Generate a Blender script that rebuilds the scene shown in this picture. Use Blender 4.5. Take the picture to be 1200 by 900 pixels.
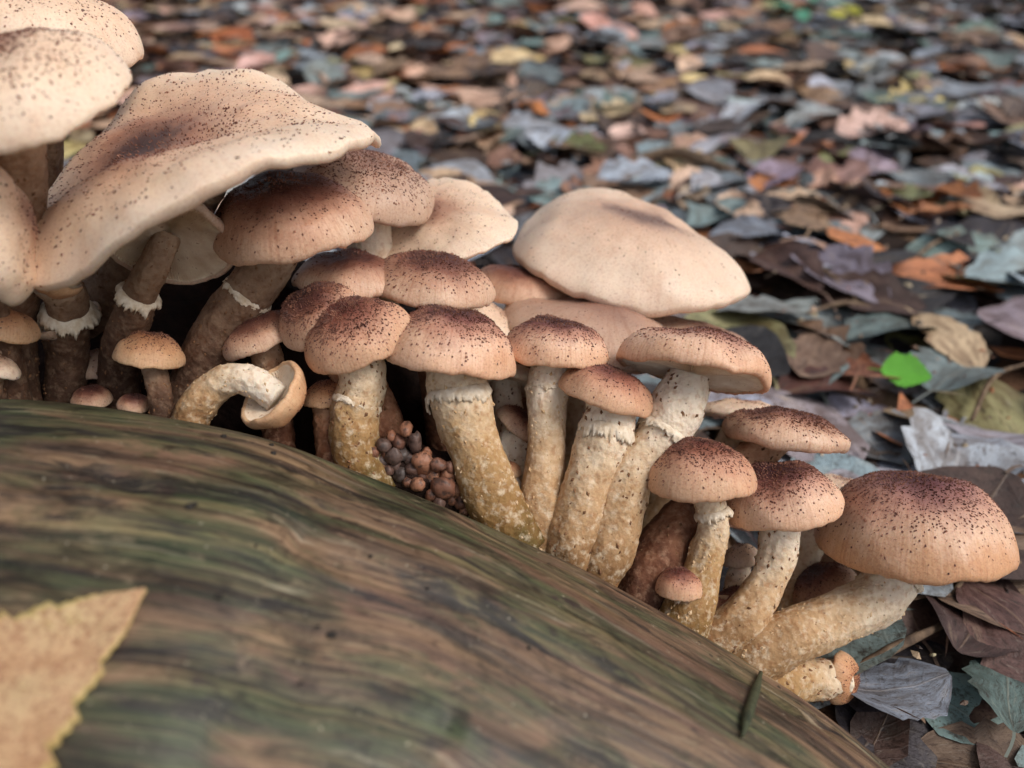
import bpy, math, random
from mathutils import Vector, Matrix, noise
from mathutils.bvhtree import BVHTree

R_ = math.radians
random.seed(7)
for o in list(bpy.data.objects):
    bpy.data.objects.remove(o)
scene = bpy.context.scene
COL = scene.collection

# ------------------------------------------------------------------ camera
PITCH = 27.0          # degrees below the horizontal
SLOPE = 8.0           # the woodland floor rises away from the log
FPX = 902.0           # focal length in pixels of the 1200 x 900 photograph
C = Vector((0, 0, 0.2525))
FWD = Vector((0, math.cos(R_(PITCH)), -math.sin(R_(PITCH))))
UP = Vector((0, math.sin(R_(PITCH)), math.cos(R_(PITCH))))
RT = Vector((1, 0, 0))
cam = bpy.data.cameras.new('camera')
camo = bpy.data.objects.new('camera', cam)
COL.objects.link(camo)
camo.location = C
camo.rotation_euler = (R_(90 - PITCH), 0, 0)
cam.sensor_width = 36
cam.lens = 36 * FPX / 1200
cam.clip_start = 0.005
cam.clip_end = 500
cam.dof.use_dof = True
cam.dof.focus_distance = 0.248
cam.dof.aperture_fstop = 6.8
scene.camera = camo

# ------------------------------------------------------------------ sky, sun, exposure
SUN_EL, SUN_AZ = 48.0, 118.0      # azimuth clockwise from +Y: behind the camera's right shoulder
w = bpy.data.worlds.new('World')
scene.world = w
w.use_nodes = True
nt = w.node_tree
nt.nodes.clear()
sky = nt.nodes.new('ShaderNodeTexSky')
sky.sky_type = 'NISHITA'
sky.sun_disc = False
sky.sun_elevation = R_(SUN_EL)
sky.sun_rotation = R_(SUN_AZ)
sky.dust_density = 3.0
hs = nt.nodes.new('ShaderNodeHueSaturation')
hs.inputs['Saturation'].default_value = 0.42
bg = nt.nodes.new('ShaderNodeBackground')
bg.inputs['Strength'].default_value = 0.10
wo = nt.nodes.new('ShaderNodeOutputWorld')
nt.links.new(sky.outputs[0], hs.inputs['Color'])
nt.links.new(hs.outputs[0], bg.inputs['Color'])
nt.links.new(bg.outputs[0], wo.inputs[0])
sl = bpy.data.lights.new('sun', 'SUN')
sl.energy = 1.5
sl.angle = R_(28)
sl.color = (1.0, 0.94, 0.87)
so = bpy.data.objects.new('sun', sl)
COL.objects.link(so)
sd = Vector((math.sin(R_(SUN_AZ)) * math.cos(R_(SUN_EL)), math.cos(R_(SUN_AZ)) * math.cos(R_(SUN_EL)), math.sin(R_(SUN_EL))))
so.rotation_euler = sd.to_track_quat('Z', 'Y').to_euler()
so.location = (0.5, -0.5, 2)
vs = scene.view_settings
vs.view_transform = 'Standard'
vs.look = 'None'
vs.gamma = 1
vs.use_curve_mapping = False
vs.exposure = 0.42


# ------------------------------------------------------------------ helpers
def at(px, py, d):
    """point of the place seen at a photograph pixel, d metres in front of the camera"""
    return C + d * (FWD + (px - 600) / FPX * RT - (py - 450) / FPX * UP)


def to_px(p):
    v = p - C
    d = v.dot(FWD)
    if d < 0.02:
        return None
    return 600 + FPX * v.dot(RT) / d, 450 - FPX * v.dot(UP) / d, d


def lin(r, g, b):
    f = lambda c: ((c / 255 + .055) / 1.055) ** 2.4 if c > 10 else c / 255 / 12.92
    return (f(r), f(g), f(b), 1)


def mesh_obj(name, verts, faces, mat, parent=None, smooth=True, loc=None, attr=None, uv=None, fattr=None):
    me = bpy.data.meshes.new(name)
    me.from_pydata(verts, [], faces)
    if smooth:
        me.polygons.foreach_set('use_smooth', [True] * len(me.polygons))
    if attr is not None:
        a = me.color_attributes.new('prof', 'FLOAT_COLOR', 'POINT')
        flat = []
        for c in attr:
            flat.extend(c)
        a.data.foreach_set('color', flat)
    if uv is not None:
        l = me.uv_layers.new(name='UVMap')
        vi = [0] * len(me.loops)
        me.loops.foreach_get('vertex_index', vi)
        flat = []
        for i in vi:
            flat.extend(uv[i])
        l.data.foreach_set('uv', flat)
    me.materials.append(mat)
    me.update()
    o = bpy.data.objects.new(name, me)
    COL.objects.link(o)
    if parent is not None:
        o.parent = parent
    if loc is not None:
        o.location = loc
    return o


def empty(name, loc):
    o = bpy.data.objects.new(name, None)
    o.empty_display_size = 0.01
    o.location = loc
    COL.objects.link(o)
    return o


def tag(o, label=None, cat=None, group=None, kind=None):
    if label: o['label'] = label
    if cat: o['category'] = cat
    if group: o['group'] = group
    if kind: o['kind'] = kind
    return o


def catmull(pts, n):
    """smooth resampling of a list of equal-length tuples / vectors"""
    P = [Vector(p) for p in pts]
    out = []
    m = len(P) - 1
    for i in range(n + 1):
        t = i / n * m
        k = min(int(t), m - 1)
        u = t - k
        p1, p2 = P[k], P[k + 1]
        p0 = P[k - 1] if k > 0 else p1 * 2 - p2
        p3 = P[k + 2] if k + 2 <= m else p2 * 2 - p1
        out.append(0.5 * ((2 * p1) + (p2 - p0) * u + (2 * p0 - 5 * p1 + 4 * p2 - p3) * u * u + (3 * p1 - p0 - 3 * p2 + p3) * u ** 3))
    return out


def lerp_list(vals, t):
    m = len(vals) - 1
    x = min(max(t, 0), 1) * m
    k = min(int(x), m - 1)
    u = x - k
    u = u * u * (3 - 2 * u)
    return vals[k] * (1 - u) + vals[k + 1] * u


# ------------------------------------------------------------------ node helpers
class NT:
    def __init__(self, name):
        self.m = bpy.data.materials.new(name)
        self.m.use_nodes = True
        self.t = self.m.node_tree
        self.t.nodes.clear()
        self.out = self.n('ShaderNodeOutputMaterial')
        self.b = self.n('ShaderNodeBsdfPrincipled')
        self.t.links.new(self.b.outputs[0], self.out.inputs[0])

    def n(self, typ, **kw):
        nd = self.t.nodes.new(typ)
        for k, v in kw.items():
            setattr(nd, k, v)
        return nd

    def link(self, a, b):
        self.t.links.new(a, b)

    def noise(self, vec, scale, detail=4, rough=.55, dist=0):
        nd = self.n('ShaderNodeTexNoise')
        nd.inputs['Scale'].default_value = scale
        nd.inputs['Detail'].default_value = detail
        nd.inputs['Roughness'].default_value = rough
        nd.inputs['Distortion'].default_value = dist
        if vec is not None: self.link(vec, nd.inputs['Vector'])
        return nd.outputs['Fac']

    def voro(self, vec, scale, feature='F1', out='Distance'):
        nd = self.n('ShaderNodeTexVoronoi', feature=feature)
        nd.inputs['Scale'].default_value = scale
        if vec is not None: self.link(vec, nd.inputs['Vector'])
        return nd.outputs[out]

    def ramp(self, fac, stops, interp='LINEAR'):
        nd = self.n('ShaderNodeValToRGB')
        cr = nd.color_ramp
        cr.interpolation = interp
        while len(cr.elements) < len(stops):
            cr.elements.new(0.5)
        for e, (p, c) in zip(cr.elements, stops):
            e.position = p
            e.color = c if isinstance(c, tuple) else (c, c, c, 1)
        self.link(fac, nd.inputs['Fac'])
        return nd.outputs['Color']

    def math(self, op, a, b=None, clamp=False):
        nd = self.n('ShaderNodeMath', operation=op, use_clamp=clamp)
        for i, v in enumerate((a, b)):
            if v is None: continue
            if isinstance(v, (int, float)): nd.inputs[i].default_value = v
            else: self.link(v, nd.inputs[i])
        return nd.outputs[0]

    def mix(self, fac, a, b, blend='MIX'):
        nd = self.n('ShaderNodeMix', data_type='RGBA', blend_type=blend)
        for i, v in ((0, fac), (6, a), (7, b)):
            if isinstance(v, (int, float)): nd.inputs[i].default_value = v
            elif isinstance(v, tuple): nd.inputs[i].default_value = v
            else: self.link(v, nd.inputs[i])
        return nd.outputs[2]

    def bump(self, h, strength, dist, normal=None):
        nd = self.n('ShaderNodeBump')
        nd.inputs['Strength'].default_value = strength
        nd.inputs['Distance'].default_value = dist
        self.link(h, nd.inputs['Height'])
        if normal is not None: self.link(normal, nd.inputs['Normal'])
        return nd.outputs[0]

    def coord(self, which='Object'):
        return self.n('ShaderNodeTexCoord').outputs[which]

    def mapping(self, vec, scale):
        nd = self.n('ShaderNodeMapping')
        nd.inputs['Scale'].default_value = scale
        self.link(vec, nd.inputs['Vector'])
        return nd.outputs[0]

    def attr(self, name='prof'):
        nd = self.n('ShaderNodeAttribute', attribute_name=name)
        return nd

    def fin(self, color, rough=.5, normal=None, sss=0, spec=.4):
        if isinstance(color, tuple): self.b.inputs['Base Color'].default_value = color
        else: self.link(color, self.b.inputs['Base Color'])
        if isinstance(rough, (int, float)): self.b.inputs['Roughness'].default_value = rough
        else: self.link(rough, self.b.inputs['Roughness'])
        if normal is not None: self.link(normal, self.b.inputs['Normal'])
        self.b.inputs['Specular IOR Level'].default_value = spec
        if sss:
            self.b.inputs['Subsurface Weight'].default_value = sss
            self.b.inputs['Subsurface Radius'].default_value = (1, .45, .22)
            self.b.inputs['Subsurface Scale'].default_value = 0.0035
        return self.m


# ------------------------------------------------------------------ materials
_capmats = {}


def cap_material(kind):
    if kind in _capmats: return _capmats[kind]
    # colours from the centre of the cap outwards: the skin itself is darkest on the disc
    K = {
        'young': [(0, lin(58, 36, 40)), (.34, lin(80, 48, 48)), (.54, lin(126, 80, 72)), (.74, lin(190, 142, 120)), (.9, lin(226, 188, 160)), (1, lin(220, 178, 146))],
        'purple': [(0, lin(84, 52, 56)), (.3, lin(112, 72, 72)), (.52, lin(150, 106, 98)), (.72, lin(198, 154, 132)), (.9, lin(224, 186, 156)), (1, lin(208, 160, 122))],
        'red': [(0, lin(78, 42, 40)), (.32, lin(108, 62, 54)), (.58, lin(152, 100, 82)), (.8, lin(196, 148, 120)), (1, lin(212, 172, 140))],
        'brown': [(0, lin(58, 36, 34)), (.4, lin(88, 54, 48)), (.62, lin(134, 90, 74)), (.85, lin(194, 152, 126)), (1, lin(216, 184, 158))],
        'pale': [(0, lin(140, 106, 92)), (.2, lin(178, 142, 120)), (.4, lin(216, 186, 160)), (.75, lin(230, 204, 178)), (1, lin(234, 214, 192))],
        'palebig': [(0, lin(58, 46, 46)), (.15, lin(84, 62, 58)), (.3, lin(160, 118, 98)), (.5, lin(214, 176, 148)), (.8, lin(230, 202, 174)), (1, lin(236, 216, 194))],
        'palegrey': [(0, lin(116, 96, 88)), (.22, lin(140, 114, 102)), (.36, lin(196, 164, 142)), (.6, lin(222, 194, 170)), (1, lin(232, 210, 188))],
        'tan': [(0, lin(122, 92, 80)), (.3, lin(152, 118, 102)), (.6, lin(180, 148, 128)), (1, lin(204, 176, 154))],
        'orange': [(0, lin(144, 94, 66)), (.4, lin(184, 130, 94)), (.8, lin(208, 160, 120)), (1, lin(218, 180, 142))],
    }[kind]
    t = NT('cap_skin_' + kind)
    oc = t.coord()
    a = t.attr()
    sep = t.n('ShaderNodeSeparateColor')
    t.link(a.outputs['Color'], sep.inputs[0])
    rnd = t.n('ShaderNodeObjectInfo').outputs['Random']
    n1 = t.noise(oc, 60, 5, .6)
    n2 = t.noise(oc, 320, 4, .6)
    f = t.math('ADD', sep.outputs[0], t.math('MULTIPLY', t.math('SUBTRACT', n1, .5), .34))
    f = t.math('ADD', f, t.math('MULTIPLY', t.math('SUBTRACT', n2, .5), .16), True)
    c = t.ramp(f, K)
    # fine radial fibres and tiny specks in the skin
    cv = t.n('ShaderNodeCombineXYZ')
    t.link(sep.outputs[1], cv.inputs[0]); t.link(sep.outputs[2], cv.inputs[1])
    t.link(t.math('ADD', t.math('MULTIPLY', sep.outputs[0], .045), t.math('MULTIPLY', rnd, 9.0)), cv.inputs[2])
    fib = t.noise(cv.outputs[0], 55, 3, .6)
    c = t.mix(t.ramp(fib, [(.3, .15 if kind[:4] == 'pale' else .4), (.5, 0.0)]), c, t.mix(1.0, c, lin(214, 182, 164), 'MULTIPLY'))
    blot = t.noise(oc, 35, 3, .5)
    c = t.mix(t.ramp(blot, [(.42, 0.0), (.7, .25)]), c, t.mix(1.0, c, lin(246, 212, 192), 'MULTIPLY'))
    n3 = t.noise(oc, 1500, 3, .6)
    c = t.mix(t.ramp(n3, [(.3, .38), (.5, 0.0)]), c, t.mix(1.0, c, lin(178, 128, 108), 'MULTIPLY'))
    n4 = t.noise(oc, 110, 3, .5)
    c = t.mix(t.ramp(n4, [(.52, 0.0), (.75, .25)]), c, t.mix(1.0, c, lin(234, 200, 180), 'MULTIPLY'))
    h = t.math('ADD', t.math('ADD', t.noise(oc, 900, 4, .6), t.math('MULTIPLY', t.voro(oc, 700), .5)), t.math('MULTIPLY', fib, .3 if kind[:4] == 'pale' else .8))
    m = t.fin(c, t.ramp(n2, [(.3, .42), (.7, .6)]), t.bump(h, .12 if kind in ('pale', 'palebig', 'palegrey', 'tan') else .3, .0006), .25, .35)
    _capmats[kind] = m
    return m


def make_scale_mat():
    t = NT('cap_scales')
    n = t.noise(t.coord(), 300, 2)
    return t.fin(t.ramp(n, [(.3, lin(74, 46, 40)), (.5, lin(108, 70, 58)), (.7, lin(150, 104, 82))]), .6, spec=.3)


def make_gill_mat():
    t = NT('gills')
    oc = t.coord()
    n = t.noise(oc, 250, 4)
    sp = t.noise(oc, 500, 2)
    c = t.ramp(n, [(.3, lin(206, 178, 150)), (.7, lin(232, 214, 190))])
    c = t.mix(t.ramp(sp, [(.64, 0.0), (.72, .7)]), c, lin(140, 88, 60))
    return t.fin(c, .6, t.bump(t.noise(oc, 1200), .3, .0004), .2, .3)


_stems = {}


def stem_material(kind):
    if kind in _stems: return _stems[kind]
    K = {
        'white': [(0, lin(96, 70, 40)), (.14, lin(146, 112, 76)), (.38, lin(192, 156, 116)), (.56, lin(218, 192, 160)), (.72, lin(236, 218, 196)), (1, lin(238, 226, 208))],
        'ochre': [(0, lin(98, 80, 40)), (.2, lin(144, 110, 66)), (.5, lin(184, 148, 104)), (.72, lin(216, 190, 158)), (1, lin(230, 212, 188))],
        'brown': [(0, lin(66, 42, 32)), (.3, lin(112, 72, 52)), (.6, lin(158, 112, 84)), (.85, lin(196, 156, 124)), (1, lin(214, 184, 156))],
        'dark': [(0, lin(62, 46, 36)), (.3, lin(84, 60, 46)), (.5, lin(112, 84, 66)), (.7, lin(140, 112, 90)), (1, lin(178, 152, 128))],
    }[kind]
    t = NT('stem_skin_' + kind)
    oc = t.coord()
    a = t.attr()
    sep = t.n('ShaderNodeSeparateColor')
    t.link(a.outputs['Color'], sep.inputs[0])
    n1 = t.noise(oc, 130, 5, .6)
    n2 = t.noise(oc, 420, 4, .6)
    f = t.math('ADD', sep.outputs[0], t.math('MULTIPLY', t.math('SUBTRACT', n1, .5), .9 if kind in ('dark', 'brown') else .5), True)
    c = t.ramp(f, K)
    c = t.mix(t.ramp(n2, [(.3, .55), (.5, 0.0)]), c, t.mix(1.0, c, lin(196, 150, 104), 'MULTIPLY'))
    lum = t.ramp(t.noise(oc, 380, 4, .65), [(.5, 0.0), (.68, .5)])
    c = t.mix(lum, c, lin(238, 222, 196) if kind in ('white', 'ochre') else lin(186, 146, 118) if kind == 'brown' else lin(150, 124, 102))
    sp = t.voro(oc, 330)
    c = t.mix(t.ramp(sp, [(.07, .6), (.14, 0.0)]), c, lin(110, 74, 48))
    h = t.math('ADD', t.noise(oc, 700, 5, .7), t.math('MULTIPLY', t.voro(oc, 550), .8))
    m = t.fin(c, .72, t.bump(h, .5, .0011), .15, .25)
    _stems[kind] = m
    return m


def make_simple(name, stops, scale, rough=.7, bump=.4, bdist=.001, detail=5):
    t = NT(name)
    oc = t.coord()
    n = t.noise(oc, scale, detail, .6)
    return t.fin(t.ramp(n, stops), rough, t.bump(t.noise(oc, scale * 3, 5, .65), bump, bdist), 0, .3)


M_SCALE = make_scale_mat()
M_GILL = make_gill_mat()
M_RING = make_simple('veil', [(.3, lin(206, 182, 150)), (.6, lin(236, 222, 202))], 400, .7, .5, .0008)
M_FLECK = make_simple('stem_flecks', [(.35, lin(186, 146, 98)), (.65, lin(226, 200, 166))], 500, .8)
M_FLECKD = make_simple('stem_flecks_dark', [(.35, lin(92, 64, 44)), (.6, lin(140, 102, 72))], 500, .8)
M_CRUMB = make_simple('crumb', [(.3, lin(22, 20, 20)), (.7, lin(60, 54, 48))], 400, .6)
M_TWIG = make_simple('twig_bark', [(.3, lin(70, 56, 46)), (.5, lin(112, 92, 74)), (.75, lin(150, 130, 108))], 160, .8)
M_SHADE_SOIL = make_simple('painted_shade_and_soil', [(.3, lin(28, 18, 15)), (.55, lin(50, 32, 25)), (.75, lin(78, 52, 40))], 90, .9, .8, .004)  # darkened to put the occlusion behind the stems into the colour; also soil
M_BLADE = make_simple('blade', [(.3, lin(40, 46, 34)), (.7, lin(78, 82, 58))], 150, .6)
M_GREEN = make_simple('green_leaf', [(.3, lin(60, 128, 34)), (.7, lin(110, 182, 58))], 90, .5)
M_PLANT = make_simple('seedling_leaf', [(.3, lin(52, 112, 88)), (.7, lin(98, 158, 132))], 60, .5)
M_PLANTY = make_simple('seedling_leaf_yellow', [(.3, lin(140, 140, 40)), (.7, lin(190, 186, 70))], 60, .5)


def make_bud_mat():
    t = NT('bud')
    oc = t.coord()
    r = t.n('ShaderNodeObjectInfo').outputs['Random']
    c = t.ramp(r, [(0, lin(84, 74, 70)), (.3, lin(106, 72, 58)), (.65, lin(138, 92, 70)), (1, lin(166, 118, 92))])
    n = t.noise(oc, 500, 4)
    c = t.mix(t.ramp(n, [(.36, .8), (.5, 0.0)]), c, lin(56, 44, 40))
    return t.fin(c, .5, t.bump(n, .5, .0008), .1, .4)


M_BUD = make_bud_mat()


def leaf_nodes(name, color_from, rough=.55):
    """leaf blade: colour of its own per leaf, veins, blotches and decay"""
    t = NT(name)
    if color_from == 'object':
        oi = t.n('ShaderNodeObjectInfo')
        base, rnd = oi.outputs['Color'], oi.outputs['Random']
        oc = t.coord('UV')
        off = t.n('ShaderNodeCombineXYZ')
        t.link(t.math('MULTIPLY', rnd, 37.0), off.inputs[2])
        va = t.n('ShaderNodeVectorMath', operation='ADD')
        t.link(oc, va.inputs[0]); t.link(off.outputs[0], va.inputs[1])
        vec = va.outputs[0]
    else:
        a = t.attr()
        base = a.outputs['Color']
        oc = t.coord('UV')
        vec = t.mapping(t.coord(), (16, 16, 16))
    sep = t.n('ShaderNodeSeparateXYZ')
    t.link(oc, sep.inputs[0])
    u, v = sep.outputs[0], sep.outputs[1]
    av = t.math('ABSOLUTE', v)
    mid = t.ramp(av, [(.015, .7), (.04, 0.0)])
    side = t.math('SINE', t.math('MULTIPLY', t.math('SUBTRACT', u, t.math('MULTIPLY', av, .22)), 46.0))
    sidem = t.ramp(side, [(.8, 0.0), (.98, .15)])
    n1 = t.noise(vec, 3.0, 4, .6)
    n2 = t.noise(vec, 14, 4, .65)
    c = t.mix(t.ramp(n1, [(.38, .75), (.58, 0.0)]), base, t.mix(1.0, base, lin(150, 128, 112), 'MULTIPLY'))
    c = t.mix(t.ramp(n2, [(.34, .8), (.44, 0.0)]), c, t.mix(1.0, base, lin(120, 92, 74), 'MULTIPLY'))
    c = t.mix(t.ramp(n1, [(.58, 0.0), (.7, .35)]), c, t.mix(.5, base, lin(190, 170, 140)))
    n3 = t.noise(vec, 46, 4, .7)
    c = t.mix(t.ramp(n3, [(.36, .7), (.46, 0.0)]), c, t.mix(1.0, base, lin(132, 108, 92), 'MULTIPLY'))
    n5 = t.noise(vec, 6.5, 5, .7)
    c = t.mix(t.ramp(n5, [(.34, .85), (.42, 0.0)]), c, lin(52, 42, 36))
    c = t.mix(t.ramp(n5, [(.6, 0.0), (.7, .3)]), c, lin(168, 158, 144))
    c = t.mix(t.math('MULTIPLY', mid, .7), c, t.mix(.35, base, lin(166, 142, 114)))
    c = t.mix(sidem, c, t.mix(1.0, base, lin(170, 146, 124), 'MULTIPLY'))
    h = t.math('ADD', t.math('ADD', t.math('MULTIPLY', n2, .8), t.math('MULTIPLY', n3, .7)), t.math('ADD', t.math('MULTIPLY', mid, .6), sidem))
    return t.fin(c, t.ramp(n1, [(.3, rough - .15), (.7, rough + .12)]), t.bump(h, .5, .0009), 0, .5)


M_LEAF = leaf_nodes('fallen_leaf_blade', 'object')
M_LITTER = leaf_nodes('leaf_litter_blade', 'attr')


def make_birch_mat():
    t = NT('birch_leaf_blade')
    uv = t.coord('UV')
    oc = t.coord()
    n1 = t.noise(oc, 90, 5, .6)
    n2 = t.noise(oc, 900, 4, .7)
    n3 = t.voro(oc, 560)
    c = t.ramp(n1, [(.3, lin(178, 136, 100)), (.48, lin(196, 160, 122)), (.62, lin(200, 170, 130)), (.75, lin(192, 170, 112))])
    c = t.mix(t.ramp(n2, [(.4, .8), (.52, 0.0)]), c, lin(150, 104, 78))
    c = t.mix(t.ramp(n3, [(.12, .6), (.24, 0.0)]), c, lin(134, 84, 56))
    sep = t.n('ShaderNodeSeparateXYZ')
    t.link(uv, sep.inputs[0])
    edge = t.math('ABSOLUTE', sep.outputs[1])
    c = t.mix(t.ramp(edge, [(.86, 0.0), (.98, .6)]), c, lin(186, 170, 96))
    h = t.math('ADD', n2, t.math('MULTIPLY', n3, .5))
    return t.fin(c, .6, t.bump(h, .6, .001), .08, .3)


M_BIRCH = make_birch_mat()


def make_ground_mat():
    t = NT('woodland_floor')
    oc = t.coord()
    cell = t.n('ShaderNodeTexVoronoi')
    cell.inputs['Scale'].default_value = 22
    t.link(oc, cell.inputs['Vector'])
    sepc = t.n('ShaderNodeSeparateColor')
    t.link(cell.outputs['Color'], sepc.inputs[0])
    leafc = t.ramp(sepc.outputs[0], [(0, lin(40, 32, 28)), (.3, lin(78, 62, 52)), (.5, lin(104, 104, 104)), (.7, lin(128, 92, 66)), (.9, lin(170, 140, 112))], 'CONSTANT')
    n = t.noise(oc, 90, 5, .65)
    soil = t.ramp(n, [(.3, lin(26, 20, 18)), (.7, lin(66, 50, 42))])
    c = t.mix(.45, soil, leafc)
    return t.fin(c, .85, t.bump(n, .8, .006), 0, .2)


M_GROUND = make_ground_mat()

# ------------------------------------------------------------------ ground
TS = math.tan(R_(SLOPE))


def ground_z(x, y):
    z = TS * y
    r = math.hypot(x, y)
    z += 0.010 * noise.noise(Vector((x * 5.1, y * 5.1, 3.3))) + 0.004 * noise.noise(Vector((x * 17, y * 17, 1.3)))
    if r > 3:
        z += min((r - 3) * .1, 1.2) * noise.noise(Vector((x * .12, y * .12, 9)))
    return z


def ground_hit(px, py):
    ray = FWD + (px - 600) / FPX * RT - (py - 450) / FPX * UP
    d = .3
    for i in range(40):
        p = C + ray * d
        e = p.z - ground_z(p.x, p.y)
        d += e / (TS * ray.y - ray.z)
    return C + ray * d, d


def axis_steps():
    s = [0.0]
    st = 0.03
    while s[-1] < 140:
        s.append(s[-1] + st)
        if s[-1] > 1.8: st *= 1.22
    return [-a for a in reversed(s[1:])] + s


AX = axis_steps()
gv, gf = [], []
for y in AX:
    for x in AX:
        gv.append((x, y + .6, ground_z(x, y + .6)))
nx = len(AX)
for j in range(nx - 1):
    for i in range(nx - 1):
        gf.append((j * nx + i, j * nx + i + 1, (j + 1) * nx + i + 1, (j + 1) * nx + i))
tag(mesh_obj('ground', gv, gf, M_GROUND), kind='structure')

# ------------------------------------------------------------------ the fallen log
SIL = [(-700, 492, .25), (-420, 480, .24), (-200, 474, .232), (0, 476, .228), (150, 488, .228), (300, 514, .231), (400, 548, .236), (540, 602, .24), (650, 652, .241),
       (740, 702, .24), (860, 777, .237), (960, 842, .233), (1040, 903, .229), (1160, 1000, .222), (1320, 1140, .212)]
LOG_N, LOG_A = 300, 200
sil3 = catmull([at(*s) for s in SIL], LOG_N)
LOGC, LOGR, LOGN, LOGB, LOGS = [], [], [], [], []
acc = 0
for i, S in enumerate(sil3):
    a, b = sil3[max(i - 4, 0)], sil3[min(i + 4, LOG_N)]
    T = (b - a).normalized()
    ray = (S - C).normalized()
    N = T.cross(ray)
    if N.z < 0: N = -N
    N.normalize()
    B = T.cross(N).normalized()
    r = 0.094 - 0.010 * i / LOG_N
    LOGC.append(S - N * r); LOGR.append(r); LOGN.append(N); LOGB.append(B)
    if i: acc += (S - sil3[i - 1]).length
    LOGS.append(acc)


def smoothstep(a, b, x):
    t = min(max((x - a) / (b - a), 0), 1)
    return t * t * (3 - 2 * t)


def make_log_mat():
    t = NT('log_wood')
    uv = t.coord('UV')
    # the grain wanders: warp the across-grain coordinate with a slow noise
    slow = t.noise(t.mapping(uv, (6, 9, 1)), 1, 3, .5)
    sep = t.n('ShaderNodeSeparateXYZ')
    t.link(uv, sep.inputs[0])
    v = t.math('ADD', sep.outputs[1], t.math('MULTIPLY', t.math('SUBTRACT', slow, .5), .045))
    cmb = t.n('ShaderNodeCombineXYZ')
    t.link(sep.outputs[0], cmb.inputs[0])
    t.link(v, cmb.inputs[1])
    g = cmb.outputs[0]
    oc = t.coord()
    g1 = t.noise(t.mapping(g, (12, 110, 1)), 1, 6, .62, .4)
    g2 = t.noise(t.mapping(g, (9, 420, 1)), 1, 6, .68)
    g3 = t.noise(t.mapping(g, (11, 1500, 1)), 1, 4, .65)
    c = t.ramp(g1, [(.25, lin(46, 38, 34)), (.4, lin(80, 66, 56)), (.52, lin(118, 94, 74)), (.64, lin(150, 122, 94)), (.76, lin(172, 146, 114))])
    # reddish and pinkish brown bands
    red = t.noise(t.mapping(g, (13, 52, 1)), 1.3, 5, .62, .5)
    c = t.mix(t.ramp(red, [(.48, 0.0), (.64, .6)]), c, lin(116, 86, 72))
    # algae, thicker towards the upper end of the log
    along = t.ramp(t.math('DIVIDE', t.math('SUBTRACT', sep.outputs[0], LOGS[60]), LOGS[190] - LOGS[60]), [(0, 1.0), (.95, 0.0)])
    al = t.math('ADD', t.noise(t.mapping(g, (16, 48, 1)), 1, 6, .64, .6), t.math('MULTIPLY', along, .115))
    alm = t.ramp(al, [(.49, 0.0), (.55, .5), (.66, .9)])
    c = t.mix(alm, c, t.ramp(g2, [(.34, lin(32, 44, 34)), (.5, lin(56, 70, 46)), (.68, lin(96, 102, 66))]))
    yl = t.noise(t.mapping(g, (14, 150, 1)), 1.3, 4, .6)
    c = t.mix(t.ramp(yl, [(.56, 0.0), (.7, .45)]), c, lin(140, 122, 84))
    # dark stains and pale weathered streaks
    dk = t.noise(t.mapping(g, (22, 90, 1)), 1.1, 6, .66, .4)
    c = t.mix(t.ramp(t.math('SUBTRACT', dk, t.math('MULTIPLY', along, .05)), [(.36, .85), (.44, 0.0)]), c, lin(42, 38, 38))
    bl = t.noise(t.mapping(g, (55, 105, 1)), 1, 5, .62)
    c = t.mix(t.ramp(bl, [(.32, .85), (.38, 0.0)]), c, lin(52, 38, 38))
    pale = t.noise(t.mapping(g, (18, 230, 1)), 1, 4, .6)
    c = t.mix(t.ramp(pale, [(.62, 0.0), (.72, .6)]), c, lin(164, 156, 134))
    c = t.mix(t.ramp(g2, [(.38, .7), (.5, 0.0)]), c, t.mix(1.0, c, lin(150, 136, 124), 'MULTIPLY'))
    c = t.mix(t.ramp(g3, [(.36, .6), (.5, 0.0)]), c, t.mix(1.0, c, lin(156, 142, 130), 'MULTIPLY'))
    c = t.mix(t.ramp(g3, [(.58, 0.0), (.7, .35)]), c, lin(176, 158, 128))
    mo = t.noise(t.mapping(g, (34, 70, 1)), 1, 6, .7, .8)
    c = t.mix(t.ramp(mo, [(.36, .8), (.5, 0.0)]), c, t.mix(1.0, c, lin(142, 140, 128), 'MULTIPLY'))
    mo2 = t.noise(t.mapping(g, (90, 240, 1)), 1, 5, .7, .6)
    c = t.mix(t.ramp(mo2, [(.36, .7), (.46, 0.0)]), c, t.mix(1.0, c, lin(130, 114, 104), 'MULTIPLY'))
    c = t.mix(t.ramp(mo2, [(.58, 0.0), (.7, .35)]), c, lin(160, 142, 114))
    spk = t.noise(oc, 700, 2)
    c = t.mix(t.ramp(spk, [(.7, 0.0), (.76, .5)]), c, lin(190, 180, 158))
    spd = t.noise(oc, 330, 3)
    c = t.mix(t.ramp(spd, [(.26, .8), (.31, 0.0)]), c, lin(34, 30, 28))
    h = t.math('ADD', t.math('MULTIPLY', g2, .5), t.math('ADD', t.math('MULTIPLY', g3, .4), t.math('MULTIPLY', t.noise(oc, 500, 4), .2)))
    return t.fin(c, t.ramp(g1, [(.3, .42), (.7, .62)]), t.bump(h, .4, .0010), 0, .4)


M_LOG = make_log_mat()


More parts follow.
